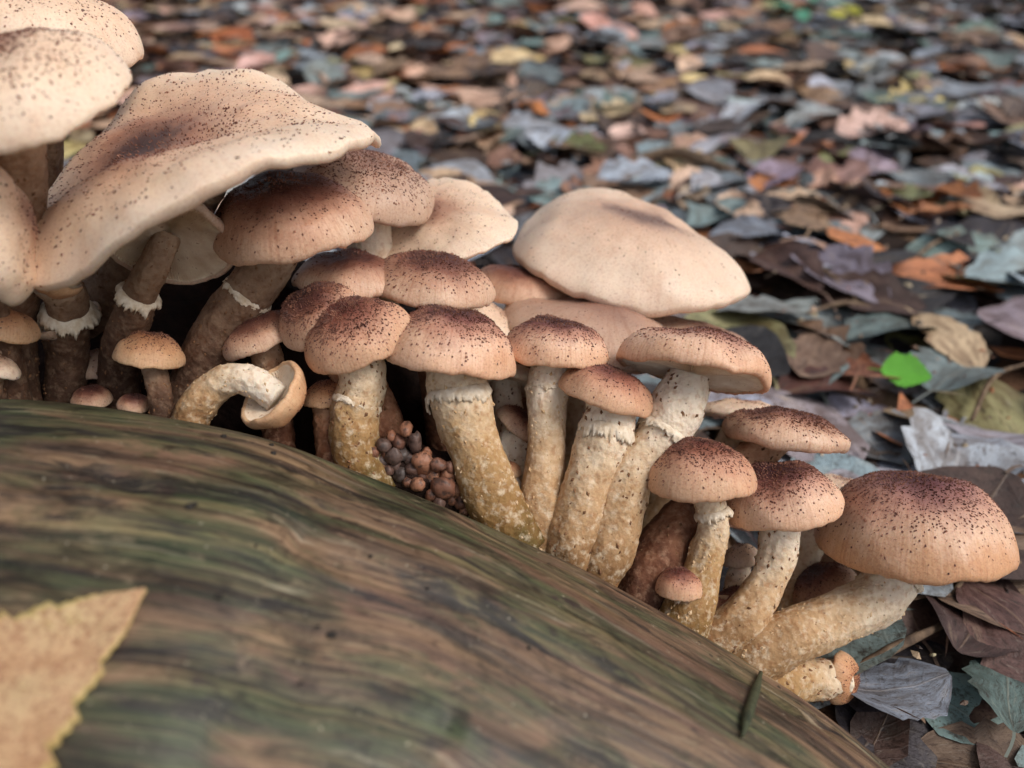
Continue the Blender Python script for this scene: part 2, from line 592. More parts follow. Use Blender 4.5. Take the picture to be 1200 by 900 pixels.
lv, lf, luv = [], [], []
for i in range(LOG_N + 1):
    for k in range(LOG_A + 1):
        an = 2 * math.pi * k / LOG_A
        s, arc = LOGS[i], an * .105
        kk = k % LOG_A
        an2 = 2 * math.pi * kk / LOG_A
        cx, cy = math.cos(an2) * .105, math.sin(an2) * .105
        d = .0035 * noise.noise(Vector((s * 7, cx * 22, cy * 22)))
        d += .0013 * noise.noise(Vector((s * 12, cx * 90, cy * 90)))
        d += .0007 * noise.noise(Vector((s * 22, cx * 300, cy * 300)))
        # a few drying cracks along the grain
        cr = noise.noise(Vector((s * 9 + 40, cx * 60 + s * .6, cy * 60)))
        d -= .0022 * max(0, 1 - abs(cr) * 16) * smoothstep(.0, .3, noise.noise(Vector((s * 9, cx * 20, cy * 20 + 7))))
        r = LOGR[i] + d
        p = LOGC[i] + (LOGN[i] * math.cos(an2) + LOGB[i] * math.sin(an2)) * r
        lv.append(p)
        luv.append((s, arc))
W1 = LOG_A + 1
for i in range(LOG_N):
    for k in range(LOG_A):
        lf.append((i * W1 + k, i * W1 + k + 1, (i + 1) * W1 + k + 1, (i + 1) * W1 + k))
for i, end in ((0, LOGC[0]), (LOG_N, LOGC[-1])):
    lv.append(end)
    luv.append((LOGS[i], .3))
    c0 = len(lv) - 1
    for k in range(LOG_A):
        q = (c0, i * W1 + k + 1, i * W1 + k)
        lf.append(q if i == 0 else q[::-1])
log_o = mesh_obj('fallen_log', lv, lf, M_LOG, uv=luv)
tag(log_o, 'bare weathered fallen log streaked with green algae below the mushrooms', 'log')
log_bvh = BVHTree.FromPolygons(lv, lf)


def log_hit(px, py):
    ray = (at(px, py, 1) - C).normalized()
    h = log_bvh.ray_cast(C, ray)
    return (h[0], h[1] if h[1].dot(ray) < 0 else -h[1]) if h[0] is not None else (None, None)


def log_dist(p):
    best = 9
    for i in range(0, LOG_N + 1, 6):
        best = min(best, (p - LOGC[i]).length - LOGR[i])
    return best


# ------------------------------------------------------------------ dark mass added behind the clump to block light from behind
def lump(name, pts, rads, mat, na=40, ns=40, amp=.01, freq=30, seed=0, parent=None, org=None):
    path = catmull(pts, ns)
    org = org or Vector((0, 0, 0))
    vs_, fs_ = [], []
    for i, p in enumerate(path):
        T = (path[min(i + 1, ns)] - path[max(i - 1, 0)]).normalized()
        X = T.cross(Vector((0, 0, 1)))
        if X.length < .1: X = T.cross(Vector((0, 1, 0)))
        X.normalize()
        Y = X.cross(T)
        t = i / ns
        r = lerp_list(rads, t) * max(.02, min(1, math.sqrt(max(0, 1 - abs(2 * t - 1) ** 8))))
        for k in range(na):
            a = 2 * math.pi * k / na
            dvec = X * math.cos(a) + Y * math.sin(a)
            q = p + dvec * r
            dd = amp * noise.noise(q * freq + Vector((seed, 0, 0))) + amp * .4 * noise.noise(q * freq * 3.3)
            vs_.append(q + dvec * dd - org)
    for i in range(ns):
        for k in range(na):
            fs_.append((i * na + k, i * na + (k + 1) % na, (i + 1) * na + (k + 1) % na, (i + 1) * na + k))
    fs_.append(tuple(range(na)))
    fs_.append(tuple(range(ns * na, ns * na + na))[::-1])
    return mesh_obj(name, vs_, fs_, mat, parent, loc=None if parent else org)


st0 = at(180, 520, .33)
tag(lump('added_dark_mass', [at(-320, 450, .31), at(-60, 430, .325), at(150, 435, .33), at(340, 455, .335), at(500, 505, .34), at(620, 560, .34)],
         [.045, .060, .062, .056, .046, .026], M_SHADE_SOIL, 48, 60, .012, 28, org=st0), 'added dark mass blocking light from behind the mushroom stems', 'added mass')

# ------------------------------------------------------------------ mushrooms
NMUSH = 0


def local_axes(P, theta, phi):
    ray = (P - C).normalized()
    rx = (RT - ray * RT.dot(ray)).normalized()
    uy = rx.cross(ray)
    th, ph = R_(theta), R_(phi)
    Z = (rx * math.sin(th) + uy * math.cos(th)) * math.cos(ph) - ray * math.sin(ph)
    X = (rx * math.cos(th) - uy * math.sin(th)).normalized()
    X = (X - Z * X.dot(Z)).normalized()
    Y = Z.cross(X)
    return X, Y, Z


def mushroom(label, cap, stem=None, kind='young', hr=.65, hw=(), ring=None, dens=1.0, dark=.45, smat='white', stemw=None,
             dip=0, power=2.3, margin=.07, group=None, scale_size=1.0, edge=.57, doff=(0, 0), dspread=1.0, gills=True, undr=.22, name='honey_mushroom', curl=0):
    """cap = (px, py, depth, width_px, theta, phi): rim centre, rim width, lean in the picture plane, tilt towards the viewer.
    stem = [(px, py, depth), ...] from the base up to just below the cap; stemw = widths in px."""
    global NMUSH
    NMUSH += 1
    rng = random.Random(NMUSH * 131 + 5)
    px, py, dpt, wpx, th, ph = cap
    Pc = at(px, py, dpt)
    R = wpx / 2 * dpt / FPX
    H = R * hr
    X, Y, Z = local_axes(Pc, th, ph)
    sd_ = rng.uniform(0, 100)
    harm = [(k, ar, az, p) for (k, ar, az, p) in hw] + [(2, rng.uniform(.0, .035), rng.uniform(0, .02), rng.uniform(0, 6.3)), (3, rng.uniform(.01, .03), rng.uniform(0, .02), rng.uniform(0, 6.3)),
                                                       (5, rng.uniform(.003, .012), rng.uniform(.003, .01), rng.uniform(0, 6.3))]

    def deform(r, z, a):
        rho = r / R
        fr, fz = 1.0, 0.0
        for (k, ar, az, p) in harm:
            cs = math.cos(k * a + p)
            fr += ar * cs * min(rho, 1.1)
            fz += az * cs * rho * rho
        r2 = r * fr
        v = Vector((r2 * math.cos(a), r2 * math.sin(a), z + R * fz))
        n = noise.noise(Vector((v.x / R * 2.1 + sd_, v.y / R * 2.1, v.z / R * 2.1)))
        n2 = noise.noise(Vector((v.x / R * 7 + sd_, v.y / R * 7, 4)))
        v += Vector((v.x * .02, v.y * .02, R * .075)) * n + Vector((0, 0, R * .018)) * n2
        if rho > .85:      # finely crimped margin
            v += Vector((0, 0, R * .03 * (rho - .85) / .15)) * noise.noise(Vector((math.cos(a) * 9 + sd_, math.sin(a) * 9, 0)))
        return v

    def top(rho, a):
        r = R * rho
        z = H * max(0, 1 - rho ** power) ** edge
        if dip: z -= dip * R * math.exp(-(rho / .32) ** 2)
        if curl: z += curl * R * max(0, rho - .6) ** 2
        return deform(r, z, a)

    base3 = at(*stem[0]) if stem else Pc - Z * R * 1.5
    root = empty(name, base3)

    def W(v):
        return Pc + X * v.x + Y * v.y + Z * v.z - base3

    NA = 84
    NR = 26
    prof = []
    for i in range(1, NR + 1):
        a = math.pi / 2 * i / NR
        prof.append(('t', math.sin(a) ** 1.0))
    verts, attr, faces = [W(top(0, 0))], [(math.hypot(*doff) / dspread, 0, 0, 1)], []
    for (typ, rho) in prof:
        for k in range(NA):
            a = 2 * math.pi * k / NA
            verts.append(W(top(rho, a)))
            attr.append((math.hypot(rho * math.cos(a) - doff[0] * (1 - rho), rho * math.sin(a) - doff[1] * (1 - rho)) / dspread, math.cos(a) * .5 + .5, math.sin(a) * .5 + .5, 1))
    m = R * margin
    for b in (35, 70, 105, 140):
        bb = R_(b)
        for k in range(NA):
            a = 2 * math.pi * k / NA
            v = deform(R - m * (1 - math.cos(bb)) * .7, -m * math.sin(bb), a)
            if curl: v.z += curl * R * .16
            verts.append(W(v))
            attr.append((1, math.cos(a) * .5 + .5, math.sin(a) * .5 + .5, 1))
    for k in range(NA):
        faces.append((0, 1 + k, 1 + (k + 1) % NA))
    rings = NR + 4
    for i in range(rings - 1):
        for k in range(NA):
            a0, a1 = 1 + i * NA + k, 1 + i * NA + (k + 1) % NA
            faces.append((a0, a0 + NA, a1 + NA, a1))
    capo = mesh_obj('cap', verts, faces, cap_material(kind), root, attr=attr)

    # gills: thin blades standing on the underside of the cap
    ng = 70 if wpx < 130 else 120
    r0 = R - m * (1 - math.cos(R_(140))) * .7
    z0 = -m * math.sin(R_(140))
    gvx, gfx = [], []
    steps = [1.0, .97, .85, .65, .45, .25, .1]
    for j, s in enumerate(steps):
        for k in range(ng * 2):
            a = 2 * math.pi * k / (ng * 2)
            zz = z0 + (undr * H + z0 * -1) * (1 - s) ** .8
            if 0 < j and k % 2: zz += R * .055 * min(1, j * .6) * (.4 + .6 * s)
            v = deform(r0 * s, zz, a)
            if curl: v.z += curl * R * .16 * s
            gvx.append(W(v))
    n2g = ng * 2
    for j in range(len(steps) - 1):
        for k in range(n2g):
            gfx.append((j * n2g + k, (j + 1) * n2g + k, (j + 1) * n2g + (k + 1) % n2g, j * n2g + (k + 1) % n2g))
    gfx.append(tuple((len(steps) - 1) * n2g + k for k in range(n2g))[::-1])
    mesh_obj('gills', gvx, gfx, M_GILL, capo, smooth=False)

    # dark scales: short erect tufts, crowded on the disc and thinning to the margin
    if dens > 0:
        N = int(2300 * dens * (0.6 + min(1.3, (R / .022))) * .62)
        sv, sf = [], []
        for i in range(N):
            u = rng.random()
            rho = math.sqrt(u)
            keep = 1.0 if rho < dark else max(.16, 1 - (rho - dark) / (1 - dark) * 1.0)
            cl = noise.noise(Vector((rho * 6 + sd_, u * 3, i * .01)))
            if rng.random() > keep + .25 * cl: continue
            a = rng.uniform(0, 2 * math.pi)
            p = top(rho, a)
            e = .02
            pr = top(min(rho + e, 1), a) - top(max(rho - e, 0), a)
            pa = top(rho, a + .03) - top(rho, a - .03)
            nrm = pr.cross(pa)
            if nrm.length < 1e-12: continue
            nrm.normalize()
            if nrm.z < 0 and rho < .8: nrm = -nrm
            pr.normalize()
            dr = (Matrix.Rotation(rng.uniform(-.7, .7), 3, nrm) @ pr)
            side = nrm.cross(dr)
            big = scale_size * (.55 + .45 * min(1, R / .022))
            L = rng.uniform(.00034, .00092) * big * (1.25 if rho > .6 else 1)
            Wd = L * rng.uniform(.28, .55)
            hgt = L * rng.uniform(.35, .8) * (1.15 if rho < dark else .55)
            b0 = len(sv)
            q = p - nrm * .00012
            for v in (q - dr * L * .6, q + side * Wd, q - side * Wd, q + dr * L * .5, p + dr * L * rng.uniform(.1, .8) + nrm * hgt):
                sv.append(W(v))
            sf += [(b0, b0 + 1, b0 + 4), (b0 + 2, b0, b0 + 4), (b0 + 1, b0 + 3, b0 + 4), (b0 + 3, b0 + 2, b0 + 4)]
        if sv:
            tag(mesh_obj('scales', sv, sf, M_SCALE, capo, smooth=False), kind='stuff')

    if not stem: return root
    pts = [at(*s) for s in stem] + [Pc + Z * (H * .3 - dip * R * 1.5)]
    if stemw is None: stemw = [30, 30]
    davg = sum(s[2] for s in stem) / len(stem)
    rads = [x / 2 * davg / FPX for x in stemw]
    ns, na = 64, 44
    path = catmull(pts, ns)
    tv, ta, tf = [], [], []
    frames = []
    Xp = None
    for i, p in enumerate(path):
        T = (path[min(i + 1, ns)] - path[max(i - 1, 0)]).normalized()
        if Xp is None:
            Xp = T.cross(Vector((.3, .9, .1))).normalized()
        Xp = (Xp - T * Xp.dot(T)).normalized()
        Yp = T.cross(Xp)
        frames.append((p, Xp.copy(), Yp, T))

    def stem_r(t):
        return lerp_list(rads, t)

    def stem_pt(i, a):
        p, Xq, Yq, T = frames[i]
        t = i / ns
        r = stem_r(t)
        dv = Xq * math.cos(a) + Yq * math.sin(a)
        L = Vector((t * 9 + sd_, math.cos(a) * 1.4, math.sin(a) * 1.4))
        d = r * .10 * noise.noise(L)
        L2 = (p + dv * r) * 420 + Vector((sd_, 0, 0))
        d += r * .055 * noise.noise(L2) + r * .045 * abs(noise.noise(L2 * 2.3))
        # lengthwise fibres near the top
        d += r * .04 * noise.noise(Vector((math.cos(a) * 5, math.sin(a) * 5, t * 3 + sd_)))
        return p + dv * (r + d), dv, T

    for i in range(ns + 1):
        for k in range(na):
            q, dv, T = stem_pt(i, 2 * math.pi * k / na)
            tv.append(q - base3)
            ta.append((i / ns, 0, 0, 1))
    for i in range(ns):
        for k in range(na):
            tf.append((i * na + k, i * na + (k + 1) % na, (i + 1) * na + (k + 1) % na, (i + 1) * na + k))
    tf.append(tuple(range(na))[::-1])
    tf.append(tuple(ns * na + k for k in range(na)))
    stemo = mesh_obj('stem', tv, tf, stem_material(smat), root, attr=ta)
    # woolly flecks on the stem
    fv, ff = [], []
    nf = int(25 + 2.2 * max(stemw))
    for i in range(nf):
        ii = int(rng.uniform(.08, .97) * ns)
        a = rng.uniform(0, 6.283)
        q, dv, T = stem_pt(ii, a)
        side = T.cross(dv)
        L = rng.uniform(.0004, .0011) * (.6 + max(stemw) / 100)
        b0 = len(fv)
        tl = rng.uniform(-1, 1)
        dr = (T + side * tl).normalized()
        sdv = dv.cross(dr)
        q2 = q - dv * .0002
        for v in (q2 - dr * L, q2 + sdv * L * .6, q2 + dr * L, q2 - sdv * L * .6, q + dv * L * rng.uniform(.2, .5) + dr * L * rng.uniform(-.5, .5)):
            fv.append(v - base3)
        ff += [(b0, b0 + 1, b0 + 4), (b0 + 1, b0 + 2, b0 + 4), (b0 + 2, b0 + 3, b0 + 4), (b0 + 3, b0, b0 + 4)]
    tag(mesh_obj('flecks', fv, ff, M_FLECK if (NMUSH % 2 and smat in ('white', 'ochre')) else M_FLECKD, stemo, smooth=False), kind='stuff')
    # torn veil: a ragged collar under the cap
    if ring:
        tpos, flare, drop = ring
        i0 = int(tpos * ns)
        rv, rf = [], []
        nr, nk = 9, 150
        for j in range(nr):
            s = j / (nr - 1)
            for k in range(nk):
                a = 2 * math.pi * k / nk
                p, Xq, Yq, T = frames[i0]
                dv = Xq * math.cos(a) + Yq * math.sin(a)
                r = stem_r(tpos)
                rag = .6 * noise.noise(Vector((math.cos(a) * 1.6 + sd_, math.sin(a) * 1.6, 1.5))) + .5 * noise.noise(Vector((math.cos(a) * 5 + sd_, math.sin(a) * 5, 3 + s))) + .5 * noise.noise(Vector((math.cos(a) * 17 + sd_, math.sin(a) * 17, 3)))
                out = r * (.99 + flare * .7 * math.sin(s * 2.4) * (1 + .7 * rag))
                dn = r * drop * s * (1 + .9 * rag)
                wig = r * .09 * noise.noise(Vector((math.cos(a) * 7, math.sin(a) * 7, s * 3 + sd_))) * s
                rv.append(p + dv * (out + wig) - T * dn - base3)
        for j in range(nr - 1):
            for k in range(nk):
                rf.append((j * nk + k, (j + 1) * nk + k, (j + 1) * nk + (k + 1) % nk, j * nk + (k + 1) % nk))
        ro = mesh_obj('ring', rv, rf, M_RING, root)
        md = ro.modifiers.new('thick', 'SOLIDIFY')
        md.thickness = .0006
    tag(root, label, 'mushroom', group or 'honey mushrooms clustered along the log')
    return root


# --- front row, from the log's low end up to the clump
mushroom('wide domed mushroom with thick pale stem leaning out over the leaf litter', (1070, 640, .262, 213, 8, 17), [(835, 800, .252), (905, 757, .252), (985, 722, .256), (1038, 690, .26)],
         'purple', .80, stemw=[66, 64, 58, 62, 56], ring=(.84, .16, .25), dens=1.9, dark=.55)
mushroom('domed mushroom on curved stem, tucked between the widest dome and its shorter neighbour', (915, 594, .258, 140, -4, 20), [(800, 775, .25), (862, 733, .252), (900, 680, .255), (914, 630, .257)],
         'young', .74, stemw=[56, 52, 42, 46, 46], ring=(.86, .2, .2), dens=1.7, dark=.6, smat='white')
mushroom('reddish topped domed mushroom whose stem thickens into a brown foot', (819, 566, .25, 128, 3, 16), [(785, 765, .247), (808, 715, .248), (826, 655, .25), (836, 610, .25)],
         'red', .82, stemw=[66, 58, 40, 36, 40], ring=(.82, .3, .55), dens=1.6, dark=.6, smat='ochre')
mushroom('oval capped mushroom on thick slanting stem with pleated white gills showing', (810, 436, .26, 178, 11, -10), [(690, 690, .25), (715, 635, .25), (738, 560, .253), (785, 495, .257)],
         'young', .55, stemw=[56, 60, 58, 52, 66, 44], ring=(.72, .14, .35), dens=1.8, dark=.6, undr=-.1)
mushroom('small domed mushroom on straight upright stem touching a lower reddish neighbour', (650, 416, .262, 124, 6, 10), [(628, 665, .252), (632, 610, .253), (640, 520, .257), (642, 455, .26)],
         'young', .7, stemw=[48, 52, 44, 48, 42], ring=(.78, .16, .3), dens=1.7, dark=.5, smat='white')
mushroom('reddish tilted mushroom squeezed between the oval cap and the straight stemmed one', (708, 464, .254, 114, 18, 12), [(662, 675, .248), (672, 625, .249), (694, 550, .251), (712, 495, .253)],
         'red', .62, stemw=[56, 60, 56, 62, 44], ring=(.76, .15, .6), dens=.9, dark=.4, smat='white')
mushroom('dark crowned mushroom with torn white veil on ochre stem beside the bud cluster', (526, 424, .25, 162, 9, 6), [(612, 648, .246), (580, 590, .246), (556, 525, .247), (538, 465, .249)],
         'young', .78, hw=[(2, .0, .03, .4)], stemw=[58, 66, 62, 72, 60], ring=(.80, .22, .5), dens=1.9, dark=.55, smat='ochre')
mushroom('reddish brown lobed cap on pale stem, leaning over against the dark crowned mushroom', (418, 400, .245, 128, -20, 26), [(440, 580, .246), (418, 530, .246), (416, 485, .246), (425, 445, .246)],
         'red', .75, hw=[(2, .05, .05, 1.2), (3, .06, .05, 0.2)], stemw=[52, 56, 56, 52], ring=(.62, .1, .3), dens=1.8, dark=.65, smat='ochre')
mushroom('dark reddish cap half hidden behind the lobed reddish brown cap', (378, 376, .252, 104, -30, 26), [(445, 575, .258), (450, 520, .258), (432, 465, .256), (400, 420, .254)],
         'brown', .8, stemw=[56, 54, 48, 40], dens=1.2, dark=.7, smat='brown')
mushroom('smooth brown cap peeping over the dark crowned mushroom', (507, 338, .272, 146, 7, 14), [(530, 590, .29), (520, 500, .288), (510, 400, .276)],
         'brown', .55, stemw=[46, 44, 40], dens=1.0, dark=.6, smat='brown')
mushroom('flat capped mushroom with broad cream rim wedged behind two domed ones', (918, 512, .275, 142, 9, 4), [(735, 735, .256), (765, 670, .258), (800, 610, .264), (870, 550, .272)],
         'brown', .45, stemw=[66, 66, 56, 48, 40], dens=1.3, dark=.75, smat='brown', margin=.13, undr=-.05)

# --- larger pale caps behind
mushroom('largest smooth pale cap with a faint grey patch, rising behind the cluster', (737, 300, .335, 282, 16, 20), [(640, 640, .35), (680, 520, .352), (715, 400, .345)],
         'palegrey', .36, edge=.7, hw=[(2, .0, .07, 1.8), (3, .02, .04, .6)], stemw=[60, 60, 56], dens=.5, dark=.2, smat='white', scale_size=.8)
mushroom('flat dull tan cap just beneath the largest smooth pale cap', (700, 392, .305, 222, 12, 16), [(640, 640, .32), (665, 560, .32), (690, 460, .31)],
         'tan', .36, edge=.75, stemw=[50, 50, 50], dens=.35, dark=.2, smat='white', scale_size=.8)
mushroom('pale cap edge showing past the oval capped mushroom towards the leaves', (822, 408, .312, 150, 22, 14), [(720, 680, .33), (755, 600, .33), (800, 480, .318)],
         'tan', .34, stemw=[46, 46, 44], dens=.3, dark=.2, smat='white')
mushroom('cream cap with upturned brim resting against the largest smooth pale cap', (512, 266, .300, 196, -12, 30), [(560, 590, .325), (545, 480, .325), (520, 350, .308)],
         'pale', .26, edge=.9, margin=.05, hw=[(2, .04, .14, 2.6)], stemw=[50, 48, 46], dens=.4, dark=.2, scale_size=.9)
mushroom('brown freckled cap overlapping the cream cap with the upturned brim', (428, 226, .283, 164, 14, 20), [(470, 560, .32), (455, 450, .318), (435, 310, .292)],
         'tan', .52, stemw=[50, 50, 46], dens=1.4, dark=.55, scale_size=1.0)
mushroom('chestnut cap with pale freckled rim sheltering under the huge wavy cap', (343, 268, .250, 190, -7, 20), [(190, 540, .262), (215, 480, .262), (258, 388, .258), (305, 325, .253)],
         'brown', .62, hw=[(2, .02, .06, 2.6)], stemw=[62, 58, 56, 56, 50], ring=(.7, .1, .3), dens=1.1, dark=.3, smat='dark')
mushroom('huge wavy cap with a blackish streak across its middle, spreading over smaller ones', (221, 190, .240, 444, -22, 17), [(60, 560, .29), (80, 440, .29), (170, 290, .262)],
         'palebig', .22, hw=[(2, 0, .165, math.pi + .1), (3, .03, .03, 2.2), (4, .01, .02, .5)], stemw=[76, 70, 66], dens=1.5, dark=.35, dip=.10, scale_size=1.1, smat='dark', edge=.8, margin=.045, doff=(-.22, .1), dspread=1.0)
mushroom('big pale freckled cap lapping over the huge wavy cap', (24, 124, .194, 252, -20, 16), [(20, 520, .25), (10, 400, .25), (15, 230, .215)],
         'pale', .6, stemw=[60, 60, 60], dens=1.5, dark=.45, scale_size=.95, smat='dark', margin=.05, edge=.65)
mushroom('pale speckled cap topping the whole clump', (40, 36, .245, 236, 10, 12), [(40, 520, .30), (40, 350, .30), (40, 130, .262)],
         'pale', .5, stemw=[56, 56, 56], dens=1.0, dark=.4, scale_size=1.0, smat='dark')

mushroom('dark red brown cap deep in shadow under the largest smooth pale cap', (610, 345, .322, 130, 10, 8), [(620, 620, .335), (618, 540, .334), (612, 420, .326)],
         'brown', .5, stemw=[40, 40, 38], dens=.2, dark=.3, smat='brown')

# --- the dark pocket on the left
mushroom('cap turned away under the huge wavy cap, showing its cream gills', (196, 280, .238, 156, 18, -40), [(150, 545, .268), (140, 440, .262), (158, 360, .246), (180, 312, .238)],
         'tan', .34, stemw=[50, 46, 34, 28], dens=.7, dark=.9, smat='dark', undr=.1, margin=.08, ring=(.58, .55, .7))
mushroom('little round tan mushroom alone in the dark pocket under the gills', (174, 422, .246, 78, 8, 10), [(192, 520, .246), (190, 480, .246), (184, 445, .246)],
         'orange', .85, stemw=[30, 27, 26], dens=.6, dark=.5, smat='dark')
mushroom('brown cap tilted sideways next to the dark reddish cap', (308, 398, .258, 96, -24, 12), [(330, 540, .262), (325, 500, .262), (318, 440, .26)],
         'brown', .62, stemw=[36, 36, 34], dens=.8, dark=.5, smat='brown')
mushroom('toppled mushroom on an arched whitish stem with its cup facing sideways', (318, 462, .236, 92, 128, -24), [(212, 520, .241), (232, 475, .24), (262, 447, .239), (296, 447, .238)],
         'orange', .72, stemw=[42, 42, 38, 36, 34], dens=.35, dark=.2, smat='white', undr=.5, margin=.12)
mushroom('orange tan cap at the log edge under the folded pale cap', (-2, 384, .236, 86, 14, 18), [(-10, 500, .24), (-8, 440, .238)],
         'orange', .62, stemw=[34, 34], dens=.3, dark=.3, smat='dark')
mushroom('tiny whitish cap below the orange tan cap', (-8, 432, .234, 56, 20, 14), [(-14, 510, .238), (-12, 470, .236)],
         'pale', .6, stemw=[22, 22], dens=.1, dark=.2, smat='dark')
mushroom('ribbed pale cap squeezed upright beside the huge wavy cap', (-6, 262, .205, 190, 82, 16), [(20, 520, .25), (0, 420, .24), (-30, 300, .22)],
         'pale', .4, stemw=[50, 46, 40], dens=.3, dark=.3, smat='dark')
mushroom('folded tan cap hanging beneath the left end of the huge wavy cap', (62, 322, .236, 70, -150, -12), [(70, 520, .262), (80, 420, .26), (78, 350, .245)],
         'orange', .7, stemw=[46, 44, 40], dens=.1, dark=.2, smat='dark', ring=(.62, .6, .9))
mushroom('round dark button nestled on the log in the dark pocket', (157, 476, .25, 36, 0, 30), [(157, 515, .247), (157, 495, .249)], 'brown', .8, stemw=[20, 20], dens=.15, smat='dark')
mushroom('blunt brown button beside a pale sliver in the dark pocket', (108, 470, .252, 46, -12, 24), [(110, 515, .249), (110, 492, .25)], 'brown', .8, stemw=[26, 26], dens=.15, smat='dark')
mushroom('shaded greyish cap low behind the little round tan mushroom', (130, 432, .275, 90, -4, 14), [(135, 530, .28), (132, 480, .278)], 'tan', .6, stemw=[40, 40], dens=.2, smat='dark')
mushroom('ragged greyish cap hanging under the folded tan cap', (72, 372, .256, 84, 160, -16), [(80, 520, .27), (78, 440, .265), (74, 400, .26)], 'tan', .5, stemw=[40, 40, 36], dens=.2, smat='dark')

# --- small ones between the stems
mushroom('freckled button on thin stem at the foot of the reddish topped mushroom', (796, 692, .246, 56, 6, 22), [(816, 762, .243), (808, 738, .244), (801, 712, .245)],
         'red', .95, stemw=[26, 22, 20], dens=.6, dark=.4, smat='white')
mushroom('dusky cap glimpsed between the two leaning stems', (965, 694, .285, 84, -22, 20), [(880, 790, .27), (905, 765, .275), (940, 725, .28)], 'brown', .75, stemw=[30, 30, 28], dens=.8, dark=.7, smat='brown')
mushroom('stubby mushroom lying sideways under the thickest leaning stem', (982, 793, .262, 62, 108, 14), [(860, 800, .25), (905, 798, .254), (955, 796, .259)], 'orange', .7, stemw=[54, 56, 48, 40], dens=.6, dark=.4, smat='ochre')
mushroom('pale cap sliver behind the widest dome and its curved stem neighbour', (985, 582, .300, 90, 16, 12), [(880, 760, .28), (905, 720, .285), (950, 640, .295)], 'pale', .5, stemw=[34, 34, 32], dens=.2, smat='white')
mushroom('bluish white button in the gap beside the curved stem', (870, 658, .275, 46, -8, 14), [(840, 760, .262), (852, 720, .266), (864, 680, .272)], 'pale', .9, stemw=[26, 26, 24], dens=.25, smat='white')
mushroom('brown speckled stump of a mushroom low between the two curved stems', (858, 712, .265, 70, -14, 18), [(830, 785, .25), (840, 760, .254), (850, 738, .26)], 'red', .6, stemw=[44, 44, 42], dens=.4, smat='brown')
mushroom('small dark freckled cap between the ochre stem and the straight upright stem', (606, 500, .275, 60, 40, 14), [(625, 650, .262), (615, 600, .266), (598, 545, .272)], 'brown', .7, stemw=[48, 46, 40], dens=.5, smat='white')
mushroom('tiny pinkish bud low between the ochre stem and the straight stem', (597, 556, .262, 30, -6, 20), [(606, 630, .256), (604, 605, .257), (600, 575, .26)], 'orange', 1.0, stemw=[30, 28, 20], dens=.05, smat='white')
mushroom('pale underside peeping out right of the dark crowned mushroom', (592, 450, .285, 104, 6, -14), [(610, 640, .275), (605, 580, .278), (598, 500, .283)], 'pale', .4, stemw=[36, 36, 34], dens=.2, smat='white', undr=.1)
mushroom('pale wedge shaped cap between the smooth brown cap and the tan cap', (583, 384, .298, 90, 40, 16), [(600, 610, .31), (598, 540, .308), (588, 430, .3)], 'pale', .4, stemw=[36, 36, 34], dens=.1, smat='white')
mushroom('thin white cap edge behind the oval capped mushroom', (872, 486, .295, 110, 8, 4), [(770, 700, .275), (790, 640, .28), (850, 530, .29)], 'pale', .3, stemw=[34, 34, 32], dens=.1, smat='white')
mushroom('brown cap squeezed under the chestnut cap and the smooth brown cap', (412, 330, .272, 134, 2, 14), [(440, 560, .285), (435, 480, .283), (425, 390, .278)], 'brown', .5, stemw=[40, 40, 38], dens=.3, dark=.3, smat='brown')
mushroom('stubby ochre freckled mushroom hidden behind the lobed reddish brown cap', (386, 470, .254, 60, -6, 10), [(398, 570, .25), (392, 530, .251), (388, 490, .253)], 'orange', .8, stemw=[44, 42, 38], dens=.5, smat='brown')

# ------------------------------------------------------------------ cluster of tiny brown buds
rng = random.Random(5)
b_root = empty('bud_cluster', at(490, 590, .245))
tag(b_root, 'clump of tiny brown mushroom buds in the hollow by the ochre stem', 'mushroom buds')
lump('soil', [at(420, 560, .252), at(465, 552, .255), at(512, 575, .255), at(560, 610, .252)], [.005, .0115, .0115, .005], M_SHADE_SOIL, 24, 24, .002, 160, parent=b_root, org=b_root.location)
buds = [(459, 512, 11), (480, 538, 13), (500, 531, 11), (452, 533, 10), (494, 558, 12), (512, 566, 11), (529, 586, 12), (463, 547, 11), (544, 600, 12), (505, 581, 12), (478, 566, 11), (476, 503, 17), (467, 519, 17), (487, 519, 18), (449, 522, 14), (462, 536, 17), (473, 533, 15), (495, 543, 19), (483, 550, 16), (513, 545, 16), (507, 558, 18), (524, 560, 17), (519, 573, 23),
        (503, 568, 16), (438, 531, 12), (533, 575, 15), (455, 552, 13), (540, 590, 15), (490, 568, 14), (470, 556, 15), (527, 548, 12), (447, 541, 13), (515, 590, 14)]
for (x, y, wp) in buds:
    d = .2445 + rng.uniform(-.002, .002)
    r = wp * .60 * d / FPX
    c0 = at(x, y, d)
    bv, bf = [], []
    sdd = rng.uniform(0, 50)
    el = (rng.uniform(.8, 1.15), rng.uniform(.8, 1.1), rng.uniform(.85, 1.35))
    for i in range(9):
        th = math.pi * i / 8
        for k in range(12):
            a = 2 * math.pi * k / 12
            v = Vector((math.sin(th) * math.cos(a) * el[0], math.sin(th) * math.sin(a) * el[1], math.cos(th) * el[2]))
            v *= r * (1 + .3 * noise.noise(v * 1.5 + Vector((sdd, 0, 0))) + .12 * noise.noise(v * 5 + Vector((sdd, 0, 0))))
            if th > 2: v.x *= .8; v.y *= .8
            bv.append(c0 + v - b_root.location)
    for i in range(8):
        for k in range(12):
            bf.append((i * 12 + k, (i + 1) * 12 + k, (i + 1) * 12 + (k + 1) % 12, i * 12 + (k + 1) % 12))
    mesh_obj('bud', bv, bf, M_BUD, b_root)


